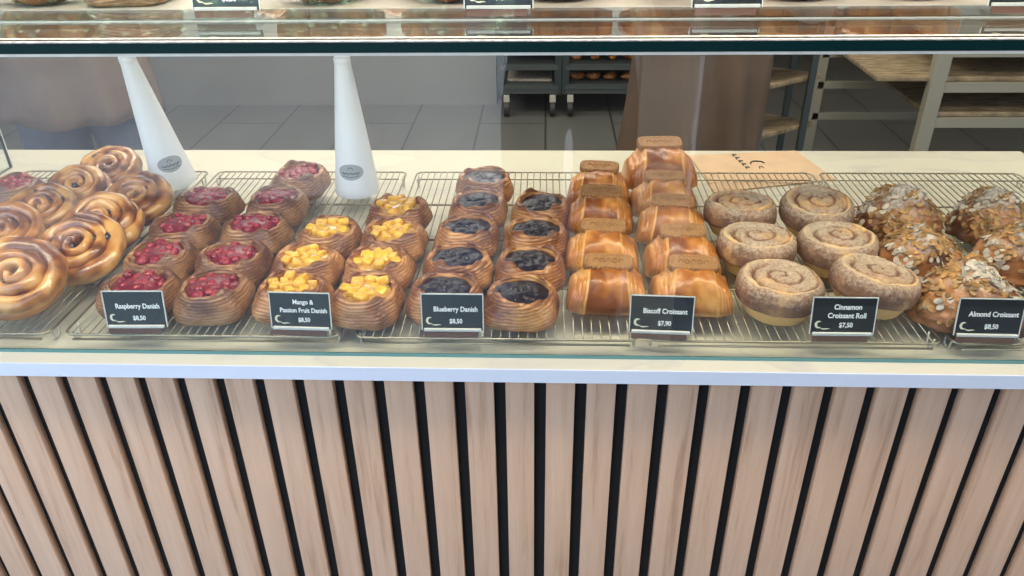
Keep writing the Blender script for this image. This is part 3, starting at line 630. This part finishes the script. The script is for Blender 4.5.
# ------------------------------------------------------------------ price cards
FONT = bpy.data.curves  # built-in font only
def text_mesh(name, body, size, mat, parent, loc, align='CENTER', bold=0.045, sx=1.0):
    c = bpy.data.curves.new(name, 'FONT'); c.body = body; c.size = size; c.align_x = align; c.offset = bold * size * 0.5; c.resolution_u = 3; c.extrude = 0.0001
    t = bpy.data.objects.new(name, c); link(t); dg = bpy.context.evaluated_depsgraph_get(); dg.update()
    me = bpy.data.meshes.new_from_object(t.evaluated_get(dg)); bpy.data.objects.remove(t)
    me.materials.clear(); me.materials.append(mat)
    o = bpy.data.objects.new(name, me); link(o); o.parent = parent; o.location = loc; o.scale = (sx, 1, 1); return o
CW, CH = 0.0725, 0.0455
def price_card(loc, lines, price, label, rz=0.0, ls=0.0088, sx=0.86):
    r = empty('price_card', loc, (0, 0, rz)); tag(r, label, 'price card', 'price cards in the glass case')
    tilt = math.radians(11)
    hd = empty('_', (0, 0, 0)); bpy.data.objects.remove(hd)
    Mt = Matrix.Translation((0, 0.004, 0.0075)) @ Matrix.Rotation(PI / 2 - tilt, 4, 'X')
    mb = MB(); mb.box((-CW / 2 - 0.0015, -0.0005, -0.0012), (CW / 2 + 0.0015, CH + 0.0018, -0.0002), bev=0.0003, M=Mt)
    fr = MB()
    w = 0.0012
    for a, b in (((-CW / 2 - w, 0.0, -0.0002), (-CW / 2, CH + w, 0.0012)), ((CW / 2, 0.0, -0.0002), (CW / 2 + w, CH + w, 0.0012)), ((-CW / 2 - w, CH, -0.0002), (CW / 2 + w, CH + w, 0.0012))):
        fr.box(a, b, M=Mt)
    stand = mb
    stand.box((-CW / 2 - 0.001, 0.0, 0.0), (CW / 2 + 0.001, 0.016, 0.0025), bev=0.0004)
    stand.box((-CW / 2 + 0.002, 0.0, 0.0025), (CW / 2 - 0.002, 0.0025, 0.0105), bev=0.0004)
    st = stand.build('acrylic_stand', M['acrylic'], r); MB().box((-CW / 2 + 0.002, -0.0008, 0.0004), (CW / 2 - 0.006, 0.0, 0.0075)).build('base_reflection_strip', M['base_reflection'], st)  # thin front strip stands for the reddish reflection in the base
    fr2 = fr.build('clear_border', M['silicone'], st)
    lip = MB().box((-CW / 2 + 0.002, -0.0006, 0.0080), (CW / 2 - 0.002, 0.0030, 0.0112), bev=0.0004).build('front_lip', M['silicone'], st)
    # card stands in the slot, its plane is the local XY plane of the child
    cd = MB().box((-CW / 2, 0.0, 0.0), (CW / 2, CH, 0.0006)).build('card', M['card'], r)
    cd.matrix_local = Mt
    n = len(lines); yy = CH * (0.60 if n == 1 else 0.76)
    for i, l in enumerate(lines): text_mesh('lettering', l, ls, M['card_text'], cd, (0.004, yy - i * CH * 0.235 - ls * 0.35, 0.0009), sx=sx)
    text_mesh('price', price, ls * 0.92, M['card_text'], cd, (0.004, CH * 0.20, 0.0009), sx=sx)
    lg = MB(); cx, cy, ro = -CW / 2 + 0.0085, CH * 0.27, 0.0044; P = []
    K = 20
    for i in range(K + 1):                                     # thick crescent letter C
        a = math.radians(48 + 264 * i / K); th = 0.0026 * math.sin(PI * i / K) ** 0.8 + 0.0003
        P.append((cx + ro * math.cos(a), cy + ro * math.sin(a) * 1.08)); P.append((cx + (ro - th) * math.cos(a) , cy + (ro - th) * math.sin(a) * 1.08))
    lg.add([(x, y, 0.0009) for x, y in P], [(2 * i, 2 * i + 2, 2 * i + 3, 2 * i + 1) for i in range(K)])
    P = []
    for i in range(K + 1):                                     # swash under the C
        u = i / K; x = cx + 0.001 + 0.0130 * u; y = cy - 0.0035 - 0.0030 * u - 0.0010 * math.sin(PI * u * 1.6); th = 0.0007 * math.sin(PI * u) + 0.0001
        P.append((x, y + th)); P.append((x, y - th))
    lg.add([(x, y, 0.0009) for x, y in P], [(2 * i, 2 * i + 2, 2 * i + 3, 2 * i + 1) for i in range(K)])
    lg.build('logo', M['card_logo'], cd)
    return r
cards = [(-0.500, ['Raspberry Danish'], '$8,50', 0.02, 'raspberry danishes'), (-0.297, ['Mango &', 'Passion Fruit Danish'], '$8,50', -0.03, 'mango danishes'), (-0.113, ['Blueberry Danish'], '$8,50', 0.0, 'blueberry danishes'),
         (0.135, ['Biscoff Croissant'], '$7,90', -0.05, 'biscuit croissants'), (0.347, ['Cinnamon', 'Croissant Roll'], '$7,50', 0.0, 'cinnamon rolls'), (0.514, ['Almond Croissant'], '$8,50', -0.02, 'almond croissants')]
short = {0: 0.0088, 1: 0.0082, 2: 0.0088, 3: 0.0088, 4: 0.0090, 5: 0.0088}
for i, (x, l, pz, rz, w) in enumerate(cards):
    txt = ' '.join(l)
    price_card((x, 0.0135, CT + 0.0212), l, pz, 'dark price card in front of the %s, priced %s' % (w, pz.replace('$', '').replace(',', '.') + ' dollars'), rz, ls=short[i])
for x, pz, w in ((-0.351, '$6,50', 'above the right raspberry column'), (-0.055, '$6,50', 'above the blueberry danishes'), (0.187, '$7,00', 'above the biscuit croissants'), (0.494, '$8,00', 'at the right, above the almond croissants')):
    price_card((x, 0.1015, CT + 0.3756), [], pz, 'dark price card on the upper glass shelf, ' + w)

# ------------------------------------------------------------------ cones
def cone(x, y, rx, ry, label, spin):
    r = empty('paper_cone_cover', (x, y, RT), (rx, ry, spin)); tag(r, label, 'cone', 'white plastic cones on the racks')
    H = 0.226; mb = MB(); mb.lathe([(0.0365, 0.0), (0.0372, 0.004), (0.0365, 0.012), (0.0355, 0.020), (0.0128, H - 0.010)], 48); flat_smooth(mb.build('cone_body', M['white_plastic'], r))
    mb = MB(); mb.lathe([(0.0128, H - 0.010), (0.0134, H - 0.009), (0.0134, H - 0.002), (0.0122, H)], 40); flat_smooth(mb.build('cone_cap', M['white_plastic'], r))
    # oval sticker wrapped on the front
    zc = 0.046; pts = []; fs = []; NR, NA = 5, 28
    def onc(u, z, off=0.0006):
        R = 0.0355 + (z - 0.020) * (0.0128 - 0.0355) / (H - 0.030) + off; a = -PI / 2 + u / R; return (R * math.cos(a), R * math.sin(a), z)
    for i in range(NR + 1):
        for j in range(NA):
            w = 2 * PI * j / NA; pts.append(onc(0.0215 * i / NR * math.cos(w), zc + 0.0135 * i / NR * math.sin(w)))
    fs = [(i * NA + j, (i + 1) * NA + j, (i + 1) * NA + (j + 1) % NA, i * NA + (j + 1) % NA) for i in range(NR) for j in range(NA)]
    s = mobj('oval_sticker', pts, fs, M['label_grey'], r)
    mb = MB()
    mb.tube([onc(-0.015 + 0.030 * k / 20, zc - 0.002 + 0.0016 * math.sin(k * 1.4), 0.0011) for k in range(21)], 0.0007, 5)
    mb.tube([onc(-0.014 + 0.028 * k / 12, zc - 0.007 + 0.0010 * math.cos(k * 0.5), 0.0011) for k in range(13)], 0.0005, 5)
    mb.tube([onc(0.004 * math.cos(a), zc + 0.004 + 0.004 * math.sin(a), 0.0011) for a in [k * PI / 8 for k in range(9)]], 0.0005, 5)
    mb.build('printed_mark', M['ink'], s, True)
    return r
cone(-0.322, 0.458, 0, 0, 'white plastic cone standing upright behind the mango danishes', 0.0)
cone(-0.652, 0.492, 0, math.radians(-7), 'white plastic cone leaning left behind the raisin snails', 0.6)

# kraft sheet on the counter behind the rack
sheet = empty('paper_bag', (0.40, 0.62, CT)); tag(sheet, 'flat brown kraft paper bag lying on the cream counter behind the rack', 'paper bag')
poly = [(0.275, 0.680), (0.455, 0.706), (0.487, 0.703), (0.513, 0.560), (0.290, 0.500)]
K = 14; v = []; f = []
def quad(u, w):
    a = Vector((0.290, 0.500)).lerp(Vector((0.515, 0.562)), u); b = Vector((0.275, 0.680)).lerp(Vector((0.484, 0.706)), u); return a.lerp(b, w)
for zoff in (0.0006, 0.0030):
    for i in range(K + 1):
        for j in range(K + 1):
            q = quad(i / K, j / K); e = min(i, j, K - i, K - j) / K
            v.append((q.x - 0.40, q.y - 0.62, zoff + (0.0035 * min(1, e * 5) + 0.0012 * nz(q.x, q.y, 0, 18, 2) * min(1, e * 6) if zoff > 0.001 else 0)))
n1 = (K + 1) ** 2
for i in range(K):
    for j in range(K):
        a = i * (K + 1) + j; f.append((a, a + 1, a + K + 2, a + K + 1)); a += n1; f.append((a, a + K + 1, a + K + 2, a + 1))
for i in range(K):
    for a, b in ((i, i + 1), ((i + 1) * (K + 1) + K, i * (K + 1) + K), ((i + 1) * (K + 1), i * (K + 1)), (K * (K + 1) + i, K * (K + 1) + i + 1)):
        f.append((a, b, b + n1, a + n1))
bag = mobj('bag_body', v, f, M['kraft'], sheet, False)
mb = MB()
for k in range(5): mb.box((-0.046 + 0.0028 * k, 0.050 - 0.016 * k, 0.0068), (-0.038 + 0.0028 * k, 0.054 - 0.016 * k, 0.0076)); mb.box((-0.0455 + 0.0028 * k, 0.044 - 0.016 * k, 0.0068), (-0.0435 + 0.0028 * k, 0.052 - 0.016 * k, 0.0076))
mb.tube([(-0.008 + 0.013 * math.cos(a), 0.006 + 0.012 * math.sin(a), 0.0074) for a in [0.2 + k * PI / 10 for k in range(11)]], 0.0012, 5)
mb.tube([(-0.006 + 0.004 * math.cos(a), -0.016 + 0.007 * math.sin(a), 0.0074) for a in [k * PI / 6 for k in range(8)]], 0.0007, 5)
mb.build('printed_logo', M['ink'], bag, False)

# ------------------------------------------------------------------ upper shelf stock
SH = CT + 0.3725
board = MB().box((-1.2, 0.160, 0.0), (0.86, 0.545, 0.002), bev=0.0005)
ub = board.build('serving_board', M['shelf_board']); ub.location = (0, 0, SH); tag(ub, 'long cream board on the upper glass shelf under the pastries', 'board')
def make_plain_croissant(seed):
    root = empty('croissant'); rnd = random.Random(seed); K = 70; n = 40; v = []; A = []
    for i in range(K + 1):
        s = -1 + 2 * i / K; ang = s * 0.9; cx = 0.062 * math.sin(ang) * 1.15; cy = -0.055 * (1 - math.cos(ang)) * 1.1
        seg = (abs(s) * 3.2) % 1.0; r = 0.030 * (1 - abs(s) ** 1.8 * 0.72) * (1.06 - 0.13 * seg); r = max(r, 0.004)
        for j in range(n):
            th = 2 * PI * j / n; x = cx; d = r * math.cos(th); z = 0.026 + r * 0.88 * math.sin(th)
            px, py = cx - d * math.sin(ang) * -0.0 + 0, cy + d
            k = nz(px, py, z, 40, seed); lam = abs(math.sin(PI * (abs(s) * K / 4.5 + k)))
            z = max(0, z + 0.002 * k); v.append((px + 0.001 * lam, py, z)); A.append(max(0, min(1, 0.35 + 0.35 * k + 0.3 * (1 - seg) + 0.15 * lam)))
    f = [(i * n + j, (i + 1) * n + j, (i + 1) * n + (j + 1) % n, i * n + (j + 1) % n) for i in range(K) for j in range(n)]
    f.append(tuple(range(n))); f.append(tuple(reversed([K * n + j for j in range(n)])))
    mobj('croissant_dough', v, f, M['crust_croissant'], root, True, {'bake': A})
    return root
pk = [make_plain_croissant(s) for s in (71, 72)]
ups = [(-0.610, 0.235, 0.1, 'above the raisin snails, leftmost'), (-0.262, 0.235, 0.2, 'between the two left price cards'), (-0.118, 0.240, -0.1, 'just left of the middle price card'),
       (0.012, 0.245, 0.0, 'just right of the middle price card'), (0.160, 0.262, 0.3, 'left of the third price card'), (0.290, 0.242, 0.05, 'right of the third price card'), (0.420, 0.245, -0.15, 'left of the rightmost price card'), (0.64, 0.24, 0.1, 'beyond the rightmost price card')]
for i, (x, y, rz, lab) in enumerate(ups):
    place(pk, i, (x, y - 0.040, SH + 0.002), (0, 0, rz + PI), 1.18, 'croissant on the upper shelf, ' + lab, 'pastry', 'croissants on the upper shelf')
place(pr, 0, (-0.505, 0.212, SH + 0.002), (0, 0, 0.2), 1.0, 'dark red raspberry danish on the upper shelf, next to the leftmost croissant', 'pastry', 'pastries on the upper shelf')
# second row of bulk pastries behind
for i in range(9):
    place(pk, i, (-0.74 + i * 0.175, 0.38, SH + 0.002), (0, 0, PI + R_.uniform(-.2, .2)), 1.0, 'croissant in the back row of the upper shelf, %s from the left' % ['first', 'second', 'third', 'fourth', 'fifth', 'sixth', 'seventh', 'eighth', 'ninth'][i], 'pastry', 'croissants on the upper shelf')

# ------------------------------------------------------------------ kitchen behind
def trolley(x0, x1, y, label, zs):
    r = empty('tray_trolley', ((x0 + x1) / 2, y, 0)); tag(r, label, 'trolley', 'dark tray trolleys in the recess')
    W = (x1 - x0); D = 0.5; mb = MB(); z0 = 0.13; H = 1.6
    for sx in (-1, 1):
        for sy in (0, 1):
            MB().box((sx * W / 2 - 0.02, sy * D - 0.0, z0), (sx * W / 2 + 0.02, sy * D + 0.035, H), bev=0.003).build('post', M['dark_metal'], r)
    mb = MB()
    for z in [z0 + 0.02] + zs:
        mb.box((-W / 2, -0.005, z - 0.012), (W / 2, 0.012, z + 0.012)); mb.box((-W / 2, D, z - 0.012), (W / 2, D + 0.02, z + 0.012))
    mb.build('rails', M['steel_grey'], r)
    for z in zs: MB().box((-W / 2 + 0.02, 0.0, z + 0.013), (W / 2 - 0.02, D, z + 0.020)).build('tray', M['steel_grey'], r)
    for sx in (-1, 1):
        for sy in (0, 1):
            c = empty('caster'); c.parent = r; c.location = (sx * (W / 2 - 0.03), sy * D + 0.02, 0)
            MB().box((-0.018, -0.02, 0.085), (0.018, 0.02, z0), bev=0.003).build('fork', M['steel_pale'], c)
            w = MB(); w.tube([(-0.014, 0, 0.045), (0.014, 0, 0.045)], 0.045, 20); flat_smooth(w.build('wheel', M['rubber'], c))
    return r
M['steel_grey'] = plain('dull_steel', (0.07, 0.085, 0.085), 0.5, metal=0.3)
trolley(-0.258, 0.07, 3.72, 'dark tray trolley in the recess, left one with a pale tray', [0.17, 0.285, 0.42])
trolley(0.112, 0.55, 3.72, 'dark tray trolley in the recess, right one holding browned pastries', [0.17, 0.285, 0.42])
pale = MB().box((-0.13, -0.12, 0), (0.13, 0.12, 0.015), bev=0.006).build('baking_sheet', M['flake_dusted']); pale.location = (-0.094, 3.90, 0.1905); tag(pale, 'pale flat sheet lying on the left trolley', 'baking sheet')
for i in range(8):
    x = 0.185 + (i % 4) * 0.098; lv = i // 4
    place(pk, i, (x, 3.83, (0.190, 0.305)[lv]), (0, 0, PI + 0.3 * i), 0.8, 'browned croissant on the %s tray of the right trolley, %s from the left' % (('lower', 'upper')[lv], ('first', 'second', 'third', 'fourth')[i % 4]), 'pastry', 'croissants on the right trolley')

# pale bakery rack at right
M['rack_paint'] = plain('pale_rack_paint', (0.30, 0.285, 0.225), 0.5, metal=0.2)
M['old_board'] = plain('worn_brown_board', (0.24, 0.18, 0.11), 0.7, var=0.6, scale=14, stretch=(1, 4, 1))
br = empty('bakery_rack', (1.75, 2.2, 0)); tag(br, 'pale metal bakery rack behind the counter at the right, loaded with brown boards', 'rack')
for x, y in ((-0.30, 0.0), (0.55, 0.0), (-0.56, 0.52), (0.55, 0.52)):
    MB().box((x - 0.028, y - 0.02, 0.0), (x + 0.028, y + 0.02, 1.55), bev=0.003).build('post', M['rack_paint'], br)
for z in (0.33, 0.47, 0.605, 0.735, 0.87, 1.0, 1.13):
    s = MB(); s.box((-0.30, -0.018, z - 0.018), (0.55, 0.0, z + 0.018)); s.box((-0.56, 0.50, z - 0.015), (0.55, 0.518, z + 0.015))
    s.build('rail', M['rack_paint'], br)
for z, x0, y0 in ((0.7535, -0.30, 0.0), (0.6235, -0.52, 0.0), (0.4885, -0.30, 0.0)):
    MB().box((x0, y0, z), (0.52, 0.49, z + 0.018), bev=0.004).build('shelf_board', M['old_board'], br)
# loose boards stacked askew left of the rack
for i, (x, y, z, rz, rx) in enumerate([(0.98, 2.62, 0.78, 0.75, 0.0), (0.96, 2.62, 0.645, 0.70, 0.0), (0.99, 2.62, 0.44, 0.72, 0.0)]):
    pass
ar = empty('proofing_rack', (0.90, 2.45, 0)); tag(ar, 'low rack of slanting brown boards left of the pale bakery rack', 'rack')
for x, y in ((-0.14, -0.10), (0.14, -0.10), (-0.14, 0.16), (0.14, 0.16)):
    MB().box((x - 0.012, y - 0.012, 0), (x + 0.012, y + 0.012, 0.86)).build('post', M['dark_metal'], ar)
for z in (0.70, 0.56, 0.36):
    Mx = Matrix.Translation((-0.02, 0, z)) @ Matrix.Rotation(0.6, 4, 'Z') @ Matrix.Rotation(-0.12, 4, 'X')
    MB().box((-0.17, -0.15, 0), (0.17, 0.15, 0.02), bev=0.005, M=Mx).build('board', M['old_board'], ar)

# ------------------------------------------------------------------ people (skinned bodies)
def person(name, loc, rz, joints, edges, label, cloth, skin, extras=()):
    r = empty(name, loc, (0, 0, rz)); tag(r, label, 'person')
    me = bpy.data.meshes.new('body'); me.from_pydata([j[0] for j in joints], edges, []); o = link(bpy.data.objects.new('body', me)); o.parent = r
    md = o.modifiers.new('skin', 'SKIN'); sv = me.skin_vertices[0].data
    for i, j in enumerate(joints): sv[i].radius = j[1] if isinstance(j[1], tuple) else (j[1], j[1])
    sv[0].use_root = True; md.use_smooth_shade = True
    s = o.modifiers.new('sub', 'SUBSURF'); s.levels = 2; s.render_levels = 2
    me.materials.append(cloth); return r
def body_joints(arm='down'):
    J = [((0, 0, 0.95), (0.155, 0.115)), ((0, 0.0, 1.12), (0.135, 0.10)), ((0, 0, 1.30), (0.165, 0.115)), ((0, 0, 1.42), (0.12, 0.09)), ((0, 0, 1.50), 0.055), ((0, 0.01, 1.58), (0.075, 0.09)), ((0, 0.01, 1.68), (0.07, 0.085))]
    E = [(0, 1), (1, 2), (2, 3), (3, 4), (4, 5), (5, 6)]
    for s in (-1, 1):
        b = len(J)
        J += [((s * 0.10, 0, 0.86), 0.100), ((s * 0.095, 0.0, 0.50), 0.085), ((s * 0.10, -0.01, 0.28), 0.066), ((s * 0.11, -0.02, 0.09), 0.038), ((s * 0.12, 0.10, 0.04), (0.042, 0.035))]
        E += [(0, b), (b, b + 1), (b + 1, b + 2), (b + 2, b + 3), (b + 3, b + 4)]
        a = len(J)
        if arm == 'down': J += [((s * 0.19, 0, 1.38), 0.058), ((s * 0.235, -0.02, 1.10), 0.042), ((s * 0.245, 0.03, 0.88), 0.030), ((s * 0.245, 0.05, 0.79), 0.024)]
        else: J += [((s * 0.19, 0, 1.38), 0.060), ((s * 0.27, -0.03, 1.03), 0.055), ((s * 0.19, 0.20, 1.16), 0.036), ((s * 0.12, 0.28, 1.18), 0.026)]
        E += [(3, a), (a, a + 1), (a + 1, a + 2), (a + 2, a + 3)]
    return J, E
M['dark_cloth'] = plain('dark_navy_cloth', (0.012, 0.015, 0.024), 0.85, var=0.2, scale=10)
M['white_cloth'] = plain('white_cotton', (0.50, 0.55, 0.62), 0.85)
M['taupe_cloth'] = plain('taupe_apron_cloth', (0.17, 0.125, 0.10), 0.9, var=0.12, scale=9)
M['brown_cloth'] = plain('brown_apron_cloth', (0.10, 0.065, 0.045), 0.9, var=0.15, scale=9)
M['skin'] = plain('skin', (0.50, 0.30, 0.21), 0.55)
M['hair'] = plain('dark_hair', (0.02, 0.014, 0.010), 0.6)
M['grey_cloth'] = plain('grey_blue_trousers', (0.10, 0.12, 0.16), 0.85)
def two_tone(name, up, low, zc):
    m, nt, b = new_mat(name); N = nt.nodes; L = nt.links; tc = N.new('ShaderNodeTexCoord'); sx = N.new('ShaderNodeSeparateXYZ'); L.new(tc.outputs['Object'], sx.inputs[0])
    g = N.new('ShaderNodeMath'); g.operation = 'GREATER_THAN'; g.inputs[1].default_value = zc; L.new(sx.outputs['Z'], g.inputs[0])
    mc = N.new('ShaderNodeMix'); mc.data_type = 'RGBA'; L.new(g.outputs[0], mc.inputs['Factor']); mc.inputs['A'].default_value = (*low, 1); mc.inputs['B'].default_value = (*up, 1)
    L.new(mc.outputs['Result'], b.inputs['Base Color']); b.inputs['Roughness'].default_value = 0.9; return m
M['staff_clothes'] = two_tone('white_shirt_over_blue_grey_trousers', (0.50, 0.55, 0.62), (0.09, 0.11, 0.16), 0.84)
def apron(par, mat, z0=0.45, z1=1.28, wide=1.65):
    n = 26; rows_ = 16; v = []
    for side in (0.0, 0.010):
        for i in range(rows_):
            z = z0 + (z1 - z0) * i / (rows_ - 1)
            hw = wide if z < 1.05 else wide - (z - 1.05) * 3.6 * wide / 1.65; fl = 0.03 * max(0, (1.0 - z))
            for j in range(n):
                a = PI / 2 + hw * (j / (n - 1) * 2 - 1); rx = 0.215 + fl - side - (0.03 if z > 1.05 else 0); ry = 0.165 + fl - side
                w = 0.030 * math.sin(a * 8 + z * 4 + 1.5 * math.sin(a * 3)) * max(0, min(1, (1.1 - z) * 2))
                v.append(((rx + w) * math.cos(a), (ry + w) * math.sin(a), z))
    N = n * rows_; f = []
    for i in range(rows_ - 1):
        for j in range(n - 1):
            a = i * n + j; f.append((a, a + n, a + n + 1, a + 1)); f.append((N + a, N + a + 1, N + a + n + 1, N + a + n))
    for i in range(rows_ - 1):
        for j in (0, n - 1): a = i * n + j; f.append((a, a + n, N + a + n, N + a))
    for j in range(n - 1):
        for i in (0, rows_ - 1): a = i * n + j; f.append((a, a + 1, N + a + 1, N + a))
    mobj('apron', v, f, mat, par)
def head_bits(par):
    mb = MB(); blob(mb, (0, 0.02, 1.64), 0.098, 3, (0.80, 0.95, 1.15)); blob(mb, (0, 0.118, 1.625), 0.014, 2, (0.8, 1.1, 1.5)); 
    for s in (-1, 1): blob(mb, (s * 0.080, 0.015, 1.63), 0.020, 2, (0.5, 0.9, 1.4))
    mb.build('face', M['skin'], par, True)
    mb = MB(); blob(mb, (0, -0.005, 1.67), 0.108, 3, (0.84, 0.98, 0.98)); mb.build('hair', M['hair'], par, True)
    mb = MB()
    for s in (-1, 1): blob(mb, (s * 0.030, 0.108, 1.645), 0.0085, 2, (1.3, 0.7, 0.8))
    mb.build('eyes', M['raisin'], par, True)
    mb = MB(); blob(mb, (0, 0.106, 1.585), 0.012, 2, (2.0, 0.6, 0.45)); mb.build('mouth', M['rasp_lip'], par, True)
M['rasp_lip'] = plain('lips', (0.35, 0.14, 0.12), 0.5)
def hands(par, pts, dirv):
    for s, p in pts:
        mb = MB(); d = Vector(dirv).normalized(); P = Vector(p); side = Vector((1, 0, 0)); 
        blob(mb, P + d * 0.02, 0.040, 3, (0.45, 0.95, 0.95)) if abs(d.z) > 0.5 else blob(mb, P + d * 0.03, 0.040, 3, (0.95, 1.0, 0.42))
        ax = Vector((0, 1, 0)) if abs(d.z) > 0.5 else side
        for k, ln in enumerate((0.062, 0.072, 0.068, 0.052)):
            b = P + d * 0.050 + ax * (-0.027 + 0.018 * k); c = b + d * ln * 0.5; e = c + d * ln * 0.40 + Vector((-s * 0.014, 0, -0.006)); mb.tube([b, c, e], [0.0088, 0.0080, 0.0062], 8)
        b = P + d * 0.012 + ax * 0.030; mb.tube([b, b + ax * 0.022 + d * 0.020, b + ax * 0.026 + d * 0.048], [0.011, 0.0095, 0.007], 8)
        mb.build('hand', M['skin'], par, True)
J, E = body_joints('front')
p1 = person('person', (-1.27, 1.30, 0), PI + 0.15, J, E, 'person behind the counter at far left in white sleeves and a taupe apron', M['staff_clothes'], M['skin'])
apron(p1, M['taupe_cloth'], 0.80, 1.28, 1.35); head_bits(p1); hands(p1, [(-1, (-0.12, 0.28, 1.18)), (1, (0.12, 0.28, 1.18))], (0, 1, 0))
p2 = person('person', (0.43, 1.42, 0), PI - 0.35, J, E, 'person behind the counter right of middle in light shirt and brown apron', M['staff_clothes'], M['skin'])
apron(p2, M['brown_cloth'], 0.45, 1.28, 1.0); head_bits(p2); hands(p2, [(-1, (-0.12, 0.28, 1.18)), (1, (0.12, 0.28, 1.18))], (0, 1, 0))
J, E = body_joints('front')
p3 = person('person', (0.06, -1.22, 0), 0.0, J, E, 'person in dark clothes outside the glass, seen only as a dark reflection', M['dark_cloth'], M['skin'])
head_bits(p3); hands(p3, [(-1, (-0.12, 0.28, 1.18)), (1, (0.12, 0.28, 1.18))], (0, 1, 0))

# hedge across the paving, mirrored in the upper glass
M['leaf'] = plain('hedge_leaf', (0.30, 0.48, 0.26), 0.5, var=0.6, scale=9)
hd = empty('hedge', (-1.5, -6.0, 0)); tag(hd, 'green hedge across the paving, mirrored in the upper glass', 'hedge')
n = 60; v = []; f = []
rnd = random.Random(9); mb = MB()
mb.box((-4.5, -0.35, 0.0), (4.5, 0.35, 1.15), 1)
for i in range(5200):
    x = rnd.uniform(-4.6, 4.6); face = rnd.random()
    if face < 0.75: p = Vector((x, 0.36 + rnd.uniform(0, 0.09), rnd.uniform(0, 1.25))); nn = Vector((rnd.uniform(-.8, .8), 1, rnd.uniform(-.5, 1)))
    else: p = Vector((x, rnd.uniform(-0.4, 0.4), 1.17 + rnd.uniform(0, 0.12))); nn = Vector((rnd.uniform(-.8, .8), rnd.uniform(-.8, .8), 1))
    q = nn.to_track_quat('Z', 'Y'); s = rnd.uniform(0.03, 0.065)
    mb.add([p + q @ Vector(c) for c in ((-s, 0, 0), (0, -s * .5, 0.004), (s, 0, 0), (0, s * .5, 0.004))], [(0, 1, 2, 3)], 0)
hl = mb.build('foliage', [M['leaf'], M['leaf']], hd)
